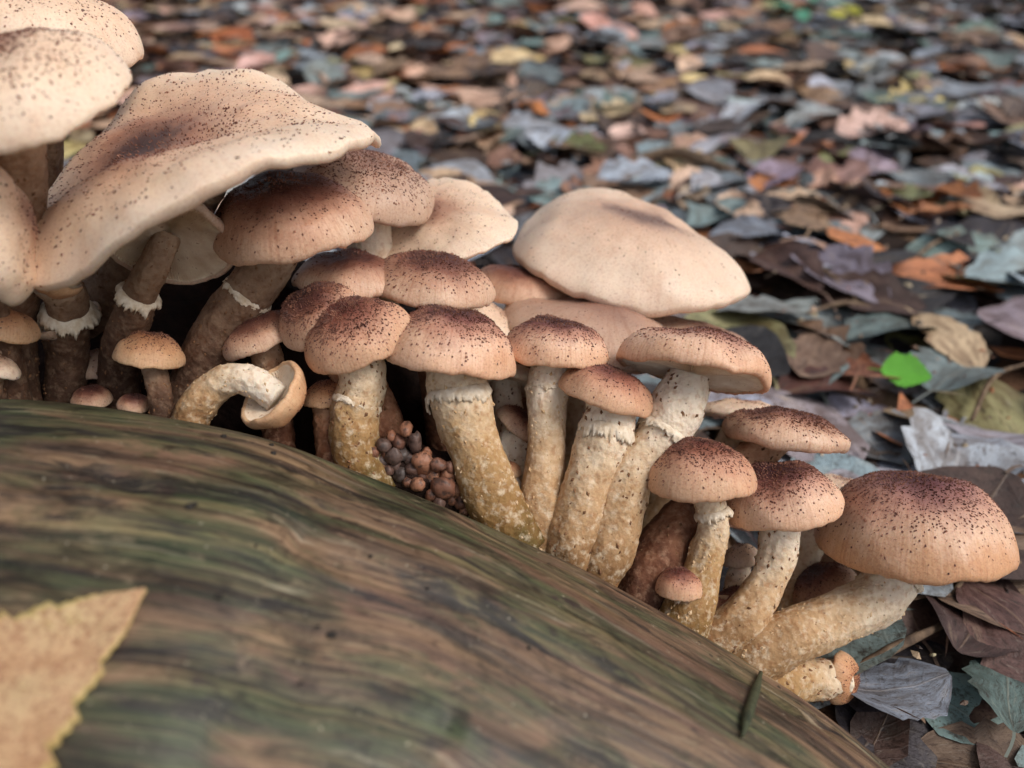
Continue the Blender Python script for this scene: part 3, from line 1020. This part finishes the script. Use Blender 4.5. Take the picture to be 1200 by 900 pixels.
# ------------------------------------------------------------------ leaves
def leaf_shape(kind, u):
    """half width (per unit length) at u along the blade"""
    s = math.sin(math.pi * u)
    if kind == 'oval': return .30 * s ** .75 * (1 + .10 * math.sin(u * 40))
    if kind == 'broad': return .42 * s ** .62 * (1 - .25 * u) * (1 + .05 * math.sin(u * 47))
    if kind == 'narrow': return .19 * s ** .9
    if kind == 'lobed': return .34 * s ** .6 * (1 + .2 * math.cos(u * 25))
    if kind == 'torn': return .34 * s ** .5 * (1 + .28 * math.sin(u * 15 + 1) + .12 * math.sin(u * 49)) * (1 - .35 * u)
    if kind == 'pointed': return .46 * (1 - u) ** .8 * min(1, u * 5) ** .6 * (1 + .07 * math.sin(u * 60))


def leaf_geo(kind, nu, nv, rng, curl=1.0):
    c1 = rng.uniform(-.25, .35) * curl
    c2 = rng.uniform(-.3, .3) * curl
    tw = rng.uniform(-.4, .4) * curl
    bend = rng.uniform(-.25, .25)
    sdd = rng.uniform(0, 99)
    V, U, F = [], [], []
    for i in range(nu + 1):
        u = i / nu
        hw_l = leaf_shape(kind, min(max(u, .012), .988)) * (1 + .22 * noise.noise(Vector((u * 6, 1, sdd))))
        hw_r = leaf_shape(kind, min(max(u, .012), .988)) * (1 + .22 * noise.noise(Vector((u * 6, 7, sdd))))
        for k in range(-nv, nv + 1):
            v = k / nv
            hw = hw_l if k < 0 else hw_r
            y = v * hw
            x = u - .5
            z = abs(v) * hw * (.12 + c2 * .6) + c1 * (x * x - .1) + tw * x * y
            z += c2 * 1.4 * y * y
            z += .045 * curl * noise.noise(Vector((x * 3.5 + sdd, y * 3.5, 2)))
            y += bend * x * x
            V.append(Vector((x, y, z)))
            U.append((u, v))
    W_ = 2 * nv + 1
    for i in range(nu):
        for k in range(2 * nv):
            F.append((i * W_ + k, (i + 1) * W_ + k, (i + 1) * W_ + k + 1, i * W_ + k + 1))
    # petiole
    b = len(V)
    q = W_ // 2
    p0 = V[q].copy()
    for t in range(4):
        s = t / 3
        for dy in (-.011, .011):
            V.append(p0 + Vector((-s * .26 + .02, dy + .05 * s * s, .03 * s - .1 * s * s)))
            U.append((0, 0))
    for t in range(3):
        F.append((b + 2 * t, b + 2 * t + 1, b + 2 * t + 3, b + 2 * t + 2))
    return V, U, F


KINDS = ['oval', 'oval', 'broad', 'broad', 'broad', 'torn', 'narrow', 'lobed', 'pointed']
SHAPEWORD = {'oval': 'oval', 'broad': 'broad rounded', 'torn': 'ragged torn', 'narrow': 'narrow', 'lobed': 'lobed', 'pointed': 'pointed'}
lrng = random.Random(21)
VARIANTS = []
for kd in KINDS:
    for q in range(2):
        V, U, F = leaf_geo(kd, 14, 4, lrng)
        me = bpy.data.meshes.new('fallen_leaf')
        me.from_pydata(V, [], F)
        me.polygons.foreach_set('use_smooth', [True] * len(me.polygons))
        l = me.uv_layers.new(name='UVMap')
        for lp in me.loops:
            l.data[lp.index].uv = U[lp.vertex_index]
        me.materials.append(M_LEAF)
        lo = leaf_geo(kd, 7, 2, lrng, 1.0)
        VARIANTS.append((kd, me, lo, min(v.z for v in V)))

PAL = {   # colour word: (base colour, spread)
    'slate grey': lin(132, 142, 150), 'pale bluish grey': lin(172, 182, 192), 'dull teal': lin(116, 138, 138), 'dark brown': lin(84, 64, 56), 'blackish': lin(56, 52, 56),
    'mid brown': lin(136, 106, 88), 'tan': lin(204, 176, 148), 'pinkish': lin(218, 176, 160), 'orange': lin(184, 118, 74), 'yellowish': lin(212, 192, 136), 'greyish purple': lin(142, 134, 144), 'olive': lin(132, 132, 92)}
NAMES = list(PAL)


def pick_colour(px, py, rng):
    warm = min(1, max(0, (1100 - px) / 750)) * min(1, max(0, (330 - py) / 250))  # paler, pinker leaves picked upper left; partly puts stronger light there into the colours
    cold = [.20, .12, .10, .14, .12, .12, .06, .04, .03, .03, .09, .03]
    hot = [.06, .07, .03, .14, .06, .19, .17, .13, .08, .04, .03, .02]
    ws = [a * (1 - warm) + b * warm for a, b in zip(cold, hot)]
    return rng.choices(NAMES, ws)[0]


def vary(c, rng):
    f = rng.uniform(.8, 1.55)
    return tuple(min(.9, ch * f * rng.uniform(.92, 1.08)) for ch in c[:3]) + (1,)


GN = Vector((0, -math.sin(R_(SLOPE)), math.cos(R_(SLOPE))))


def leaf_matrix(x, y, size, yaw, tilt, tdir, lift):
    q = Matrix.Rotation(R_(SLOPE), 4, 'X')
    ax = Vector((math.cos(tdir), math.sin(tdir), 0))
    m = Matrix.Translation((x, y, ground_z(x, y) + lift)) @ q @ Matrix.Rotation(tilt, 4, ax) @ Matrix.Rotation(yaw, 4, 'Z')
    return m @ Matrix.Diagonal((size, size, size, 1))


def place_leaf(variant, mat4, colour, label, group):
    kd, me, lo, zmin = VARIANTS[variant]
    o = bpy.data.objects.new('fallen_leaf', me)
    o.matrix_world = mat4
    o.color = colour
    COL.objects.link(o)
    return tag(o, label, 'leaf', group)


# skyline of clump and log in the photograph: what lies below it is hidden litter
SKY = [(-200, 0), (150, 40), (160, 75), (300, 80), (440, 130), (500, 190), (605, 245), (700, 228), (800, 262), (873, 320), (860, 360), (895, 430), (985, 505), (1000, 555), (1070, 553), (1180, 640), (1150, 685), (1050, 690), (1015, 800), (960, 830), (1030, 900), (1030, 2000), (-200, 2000)]


def hidden(px, py):
    ins = False
    j = len(SKY) - 1
    for i in range(len(SKY)):
        (xi, yi), (xj, yj) = SKY[i], SKY[j]
        if (yi > py) != (yj > py) and px < (xj - xi) * (py - yi) / (yj - yi) + xi: ins = not ins
        j = i
    return ins


# leaves one can single out
SPECIAL = [
    (1045, 838, 125, 'broad', (128, 136, 150), 'bluish grey broad leaf lying under the sideways stubby mushroom', 10, .3),
    (1165, 838, 130, 'oval', (96, 116, 112), 'teal grey rumpled leaf beside a thin twig below the widest dome', 60, .2),
    (1168, 735, 60, 'torn', (168, 164, 184), 'small pale lilac torn leaf on dark litter below the widest dome', -20, .3),
    (1000, 452, 105, 'pointed', (150, 98, 74), 'rusty brown pointed leaf standing behind the bright green leaf scrap', 70, .6),
    (960, 492, 130, 'oval', (84, 44, 34), 'dark red brown leaf behind the flat capped mushroom', 8, .15),
    (1058, 508, 60, 'broad', (172, 150, 122), 'tan curled leaf under the bright green leaf scrap', 20, .3),
    (1118, 168, 62, 'broad', (206, 156, 144), 'clean pink rounded leaf lying flat on the slope', 5, .3),
    (845, 192, 62, 'narrow', (196, 116, 48), 'bright orange narrow leaf near the bent stick', 25, .4),
    (868, 104, 62, 'pointed', (196, 182, 124), 'cream yellow pointed leaf up the slope beyond the largest pale cap', -35, .3),
    (770, 112, 48, 'broad', (212, 166, 112), 'light orange tan leaf near the cream yellow pointed leaf', 20, .4),
    (1098, 272, 74, 'torn', (198, 136, 92), 'orange tan torn leaf on the dim slope', 15, .3),
    (1148, 352, 60, 'torn', (192, 176, 96), 'yellow ragged leaf among grey leaves', 0, .3),
    (885, 395, 120, 'oval', (140, 146, 146), 'large smooth grey leaf behind the pale cap edge', 5, .25),
    (838, 376, 44, 'narrow', (206, 104, 40), 'vivid orange leaf tucked beside the largest smooth pale cap', -30, .3),
    (1120, 400, 90, 'oval', (120, 138, 146), 'blue grey oval leaf near the yellow ragged leaf', -15, .25),
    (1035, 420, 120, 'oval', (106, 124, 124), 'teal grey leaf behind the rusty brown pointed leaf', 12, .25),
    (1160, 540, 110, 'narrow', (176, 172, 184), 'pale lilac grey narrow leaf above the widest dome', -18, .25),
    (1110, 470, 120, 'broad', (118, 134, 136), 'grey green broad leaf right beside the bright green leaf scrap', 40, .35),
    (1180, 440, 70, 'narrow', (150, 92, 52), 'brown centred curled leaf beside the grey green broad leaf', 130, .4),
    (640, 22, 48, 'oval', (206, 150, 134), 'salmon pink leaf far up the slope', 10, .3),
    (650, 78, 44, 'broad', (206, 158, 140), 'pink rounded leaf some way below the salmon pink leaf', 40, .3),
    (1080, 690, 110, 'broad', (120, 122, 116), 'dull grey leaf in the shade under the widest dome', 30, .2),
    (1140, 640, 120, 'oval', (112, 124, 140), 'slate blue leaf sticking out beyond the widest dome', -40, .25),
]
srng = random.Random(3)
taken = []
LAND = [(ground_hit(x, y)[0], t) for (x, y, t) in [(1050, 478, 'bright green leaf scrap'), (810, 220, 'bent light brown stick'), (938, 42, 'teal green seedling'), (690, 4, 'lone teal green seedling'),
        (1005, 50, 'yellowish green seedling'), (560, 200, 'cream cap with upturned brim'), (300, 60, 'huge wavy cap'), (160, 30, 'topmost speckled cap'), (890, 330, 'largest smooth pale cap'),
        (1180, 700, 'widest domed mushroom'), (960, 830, 'low end of the log'), (980, 535, 'flat capped mushroom')]]
NEARWORD = {2: 'lilac torn leaf', 6: 'pink rounded flat leaf', 7: 'bright orange narrow leaf', 8: 'cream yellow pointed leaf', 9: 'light orange tan leaf', 10: 'orange tan torn leaf', 11: 'yellow ragged leaf',
            12: 'large smooth grey leaf', 14: 'blue grey oval leaf', 16: 'pale lilac narrow leaf', 18: 'brown centred curled leaf', 19: 'salmon pink leaf', 20: 'pink leaf below the salmon one', 1: 'teal grey rumpled leaf'}
for (px, py, wp, kd, colr, lab, yaw, tl) in SPECIAL:
    P, d = ground_hit(px, py)
    size = wp * d / FPX * 1.05
    vi = srng.choice([i for i, v in enumerate(VARIANTS) if v[0] == kd])
    m = leaf_matrix(P.x, P.y, size, R_(yaw), R_(14), srng.uniform(2.6, 3.7), .010 + .10 * size)
    place_leaf(vi, m, lin(*colr), lab, None)
    taken.append((P.x, P.y, size * .42))
    k_ = len(taken) - 1
    if k_ in NEARWORD: LAND.append((P, NEARWORD[k_]))

cand = []
lr = random.Random(11)


def scatter(n, ymin, ymax, spread, xmax, smin, smax):
    for i in range(n):
        y = lr.uniform(ymin, ymax)
        x = lr.uniform(-1, 1) * min(xmax, spread * (y + .5))
        size = lr.uniform(smin, smax)
        gz = ground_z(x, y)
        p = Vector((x, y, gz + .01))
        if y < .8 and log_dist(p) < .012: continue
        if y < .5 and (p - C).length < .14: continue
        q = to_px(p)
        lay = lr.random()
        lift = .003 + .017 * lay
        m = leaf_matrix(x, y, size, lr.uniform(0, 6.283), R_(min(38, abs(lr.gauss(0, 10)))), lr.uniform(0, 6.283), lift)
        vi = lr.randrange(len(VARIANTS))
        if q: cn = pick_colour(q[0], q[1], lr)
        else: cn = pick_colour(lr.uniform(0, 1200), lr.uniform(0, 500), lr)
        vis = 0
        if q and q[2] < .27:
            size = min(size, .05)
            lift = .002 + .006 * lay
            m = leaf_matrix(x, y, size, lr.uniform(0, 6.283), R_(lr.uniform(0, 8)), lr.uniform(0, 6.283), lift)
        if q and -20 < q[0] < 1220 and -20 < q[1] < 920 and not hidden(q[0], q[1]):
            vis = (size * FPX / q[2]) * (.3 + .7 * lay)
        for (tx, ty, tr) in taken:
            if math.hypot(x - tx, y - ty) < tr and vis:
                size = min(size, .045)
                m = leaf_matrix(x, y, size, lr.uniform(0, 6.283), R_(4), 0, .002)
                vis = 0
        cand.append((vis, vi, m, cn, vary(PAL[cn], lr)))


scatter(2100, -.1, .9, .85, 1.1, .04, .085)
scatter(4200, .6, 2.1, .95, 2.2, .04, .082)
scatter(3600, -1.4, 4.2, 2.0, 3.6, .045, .095)
cand.sort(key=lambda c: -c[0])
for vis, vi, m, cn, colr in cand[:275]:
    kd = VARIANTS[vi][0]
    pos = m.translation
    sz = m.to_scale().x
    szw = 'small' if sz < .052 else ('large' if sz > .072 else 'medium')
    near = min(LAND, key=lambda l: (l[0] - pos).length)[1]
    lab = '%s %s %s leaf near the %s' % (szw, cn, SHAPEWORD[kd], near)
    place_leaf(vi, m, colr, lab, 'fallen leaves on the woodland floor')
lv2, lf2, lc2, lu2 = [], [], [], []
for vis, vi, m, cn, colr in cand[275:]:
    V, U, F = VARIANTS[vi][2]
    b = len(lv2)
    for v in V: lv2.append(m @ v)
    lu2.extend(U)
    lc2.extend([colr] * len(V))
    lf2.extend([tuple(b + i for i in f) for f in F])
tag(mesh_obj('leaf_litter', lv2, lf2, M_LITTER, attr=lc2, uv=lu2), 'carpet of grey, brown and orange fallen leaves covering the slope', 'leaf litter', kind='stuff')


# ------------------------------------------------------------------ yellow birch leaf lying on the log
def birch_leaf():
    tipP, n1 = log_hit(172, 696)
    bodP, n2 = log_hit(30, 790)
    N = (n1 + n2 * 2).normalized()
    A = (tipP - bodP)
    A = (A - N * A.dot(N)).normalized()
    B = N.cross(A)
    L = .062
    V, U, F = [], [], []
    nu, nv = 110, 8
    for i in range(nu + 1):
        u = i / nu                     # 0 at the tip
        hw = .66 * u ** .95 if u < .55 else .66 * .55 ** .95 * math.sqrt(max(0, 1 - ((u - .55) / .45) ** 2.2))
        big = (u * 9.0) % 1.0
        small = (u * 27.0) % 1.0
        tooth = (1 - .15 * big * min(1, 5 * u) - .06 * small) if 0.1 < u < .9 else 1 - .02 * small
        hw = max(hw * tooth, .004)
        for k in range(-nv, nv + 1):
            v = k / nv
            flat = tipP - A * (u * L) + B * (v * hw * L)
            hit = log_bvh.find_nearest(flat)
            s = hit[0]
            nn = hit[1]
            if nn.dot(N) < 0: nn = -nn
            lift = .0009 + .0016 * abs(v) * u + .0028 * max(0, .25 - u) * 4 * .35 + .0006 * noise.noise(Vector((u * 7, v * 2, 0)))
            V.append(s + nn * lift)
            U.append((u, v))
    W_ = 2 * nv + 1
    for i in range(nu):
        for k in range(2 * nv):
            F.append((i * W_ + k, i * W_ + k + 1, (i + 1) * W_ + k + 1, (i + 1) * W_ + k))
    org = bodP
    root = empty('birch_leaf', org)
    bl = mesh_obj('blade', [v - org for v in V], F, M_BIRCH, root, uv=U)
    md = bl.modifiers.new('thick', 'SOLIDIFY')
    md.thickness = .00035
    # midrib and side veins stand out a little
    mv, mf = [], []

    def vein(pts, r0, r1):
        b0 = len(mv)
        for i, (p, nn) in enumerate(pts):
            T = (pts[min(i + 1, len(pts) - 1)][0] - pts[max(i - 1, 0)][0]).normalized()
            s = T.cross(nn).normalized()
            r = r0 + (r1 - r0) * i / (len(pts) - 1)
            for q in (p + s * r, p + nn * r * .8, p - s * r): mv.append(q - org)
        for i in range(len(pts) - 1):
            for k in range(2):
                mf.append((b0 + i * 3 + k, b0 + i * 3 + k + 1, b0 + i * 3 + 4 + k, b0 + i * 3 + 3 + k))

    def pt(u, v):
        i = min(int(u * nu), nu)
        k = int(round(v * nv)) + nv
        return (V[i * W_ + k] + N * .0001, N)

    vein([pt(u / 20, 0) for u in range(1, 20)], .00012, .0005)
    for j in range(6):
        u0 = .22 + j * .12
        for sgn in (-1, 1):
            vein([pt(max(u0 - s * .016 * 2, .02), sgn * s / 8) for s in range(0, 8)], .00024, .00008)
    mesh_obj('vein', mv, mf, M_BIRCH, root, uv=[(0, .5)] * len(mv))
    tag(root, 'yellow serrated birch leaf speckled with brown lying on the log', 'leaf')


birch_leaf()


# ------------------------------------------------------------------ twigs, blades, scraps, seedlings
def tube(name, pts, rads, mat, n=24, na=8, parent=None, org=None, rough=.15):
    path = catmull(pts, n)
    org = org if org is not None else path[0]
    V, F = [], []
    for i, p in enumerate(path):
        T = (path[min(i + 1, n)] - path[max(i - 1, 0)]).normalized()
        X = T.cross(Vector((.2, .3, .9))).normalized()
        Y = T.cross(X)
        r = lerp_list(rads, i / n)
        for k in range(na):
            a = 2 * math.pi * k / na
            dv = X * math.cos(a) + Y * math.sin(a)
            V.append(p + dv * r * (1 + rough * noise.noise((p + dv * r) * 300)) - org)
    for i in range(n):
        for k in range(na):
            F.append((i * na + k, i * na + (k + 1) % na, (i + 1) * na + (k + 1) % na, (i + 1) * na + k))
    F.append(tuple(range(na))[::-1])
    F.append(tuple(n * na + k for k in range(na)))
    return mesh_obj(name, V, F, mat, parent, loc=None if parent else org)


def gp(px, py, up=.012):
    return ground_hit(px, py)[0] + Vector((0, 0, up))


tag(tube('twig', [gp(1092, 770, .016), gp(1040, 800, .018), gp(985, 828, .016), gp(945, 850, .012)], [.0012, .0019, .0016, .001], M_TWIG), 'thin grey brown twig lying across bluish grey leaf by the log', 'twig')
tag(tube('twig', [gp(735, 212, .018), gp(790, 210, .024), gp(850, 228, .02), gp(885, 246, .014)], [.004, .0055, .005, .003], M_TWIG), 'bent light brown stick near the bright orange narrow leaf', 'stick')
TW = [((1140, 300), (1050, 340)), ((1190, 460), (1130, 520)), ((960, 262), (1060, 240)), ((560, 120), (640, 150)), ((1000, 110), (1090, 80)), ((930, 330), (1010, 390)), ((1180, 700), (1100, 740)), ((740, 60), (690, 95)), ((1040, 400), (940, 392))]
for (a, b) in TW:
    p, q = gp(*a, .018), gp(*b, .014)
    mid = (p + q) / 2 + Vector((0, .008, .004))
    tag(tube('twig', [p, mid, q], [.0008, .0015, .0011], M_TWIG), 'slender dark twig lying near the ' + min(LAND, key=lambda l: (l[0] - mid).length)[1], 'twig', 'slender twigs among the leaves')


def blade_on_log():
    P = []
    for (x, y) in ((889, 792), (882, 815), (873, 842), (867, 866)):
        h, n = log_hit(x, y)
        if h is None: h, n = at(x, y, .23), Vector((0, 0, 1))
        P.append(h + n * .0012)
    tag(tube('grass_blade', P, [.0006, .0013, .0014, .0004], M_BLADE, 20, 8), 'short dark green blade stuck to the low end of the log', 'blade')


blade_on_log()

# bright green scrap of leaf
P, d = ground_hit(1050, 478)
V, U, F = leaf_geo('broad', 14, 4, random.Random(2), .7)
size = 56 * d / FPX
m = Matrix.Translation(P + Vector((0, 0, .022))) @ Matrix.Rotation(R_(38), 4, 'X') @ Matrix.Rotation(R_(-8), 4, 'Z') @ Matrix.Diagonal((size, size, size, 1))
go = mesh_obj('green_leaf', V, F, M_GREEN, uv=U)
go.matrix_world = m
tag(go, 'bright green leaf scrap standing out among grey and brown leaves', 'leaf')


def seedling(px, py, n, spread, lab, mat):
    P, d = ground_hit(px, py)
    rg = random.Random(int(px))
    root = empty('seedling', P)
    tag(root, lab, 'plant', 'green seedlings up the slope')
    hgt = .03
    tube('stem', [P, P + Vector((0, .003, hgt))], [.0015, .0010], M_BLADE, 6, 6, root, P)
    for i in range(n):
        a = rg.uniform(0, 6.283)
        rr = spread * rg.uniform(.3, 1)
        tip = P + Vector((math.cos(a) * rr, math.sin(a) * rr, hgt + rg.uniform(-.005, .02)))
        tube('stalk', [P + Vector((0, .002, hgt * .8)), (P + tip) / 2 + Vector((0, 0, .02)), tip], [.0008, .0008, .0006], M_BLADE, 6, 5, root, P)
        V, U, F = leaf_geo('broad', 8, 2, rg, .6)
        s = rg.uniform(.022, .036)
        mm = Matrix.Translation(tip - P) @ Matrix.Rotation(rg.uniform(.1, .7), 4, 'X') @ Matrix.Rotation(a, 4, 'Z') @ Matrix.Diagonal((s, s, s, 1)) @ Matrix.Translation((.5, 0, 0))
        mesh_obj('leaf', [mm @ v for v in V], F, mat, root, uv=U)


seedling(938, 42, 5, .03, 'teal green seedling lowest down the slope', M_PLANT)
seedling(822, 14, 7, .05, 'teal green seedling with the widest spread of leaves', M_PLANT)
seedling(905, 8, 5, .04, 'teal green seedling between two other seedlings', M_PLANT)
seedling(690, 4, 4, .03, 'teal green seedling standing apart from the others', M_PLANT)
seedling(1005, 50, 3, .025, 'yellowish green seedling beside the teal ones', M_PLANTY)

# crumbs of dirt on the log
CR = [(222, 595, 9), (228, 592, 6), (388, 745, 10), (372, 735, 5), (256, 699, 8), (320, 532, 6), (318, 522, 5), (262, 512, 6), (434, 652, 5), (500, 690, 5), (120, 560, 4), (620, 760, 5), (300, 640, 4), (352, 800, 5)]
for (x, y, wp) in CR:
    h, n = log_hit(x, y)
    if h is None: continue
    dd = (h - C).dot(FWD)
    r = wp / 2 * dd / FPX
    V, F = [], []
    rs = random.Random(x)
    for i in range(6):
        th = math.pi * i / 5
        for k in range(8):
            a = 2 * math.pi * k / 8
            v = Vector((math.sin(th) * math.cos(a) * 1.3, math.sin(th) * math.sin(a), math.cos(th) * .8))
            V.append(v * r * (1 + .45 * noise.noise(v * 2 + Vector((x, y, 0)))))
    for i in range(5):
        for k in range(8):
            F.append((i * 8 + k, (i + 1) * 8 + k, (i + 1) * 8 + (k + 1) % 8, i * 8 + (k + 1) % 8))
    tag(mesh_obj('dirt_crumb', V, F, M_CRUMB, loc=h + n * r * .3, smooth=False), 'tiny black crumb of dirt stuck on the bare log', 'crumb', 'dirt crumbs on the log')

# ------------------------------------------------------------------ bits of bark, stalk and soil strewn over the leaves
dr = random.Random(77)
dv_, df_, dc_ = [], [], []
DC = [lin(50, 38, 32), lin(88, 66, 52), lin(128, 104, 84), lin(170, 150, 124), lin(150, 90, 54)]
for i in range(5200):
    y = dr.uniform(.02, 1.5)
    x = dr.uniform(-1, 1) * .8 * (y + .35)
    p = Vector((x, y, ground_z(x, y)))
    if y < .6 and log_dist(p) < .006: continue
    long = dr.random() < .35
    L = dr.uniform(.006, .022) if long else dr.uniform(.002, .006)
    wd = L * .06 if long else L * dr.uniform(.4, .8)
    a = dr.uniform(0, 6.283)
    A = Vector((math.cos(a), math.sin(a), math.sin(a) * TS + dr.uniform(-.35, .35))).normalized()
    B = A.cross(Vector((0, 0, 1))).normalized()
    N = B.cross(A)
    c0 = p + Vector((0, 0, dr.uniform(.013, .026)))
    b = len(dv_)
    for (u, v, h) in ((-1, 0, 0), (-.3, 1, .1), (.4, .8, 0), (1, .1, .1), (.3, -.9, 0), (-.4, -1, .1), (0, 0, 1)):
        dv_.append(c0 + A * u * L * .5 + B * v * wd * .5 * dr.uniform(.7, 1.3) + N * h * wd * .6)
    for k in range(6): df_.append((b + k, b + (k + 1) % 6, b + 6))
    df_.append(tuple(b + k for k in range(6))[::-1])
    dc_.extend([vary(dr.choice(DC), dr)] * 7)
tag(mesh_obj('litter_debris', dv_, df_, M_LITTER, attr=dc_, uv=[(.5, .5)] * len(dv_), smooth=False), 'small bits of bark, stalk and soil strewn over the leaves', 'debris', kind='stuff')
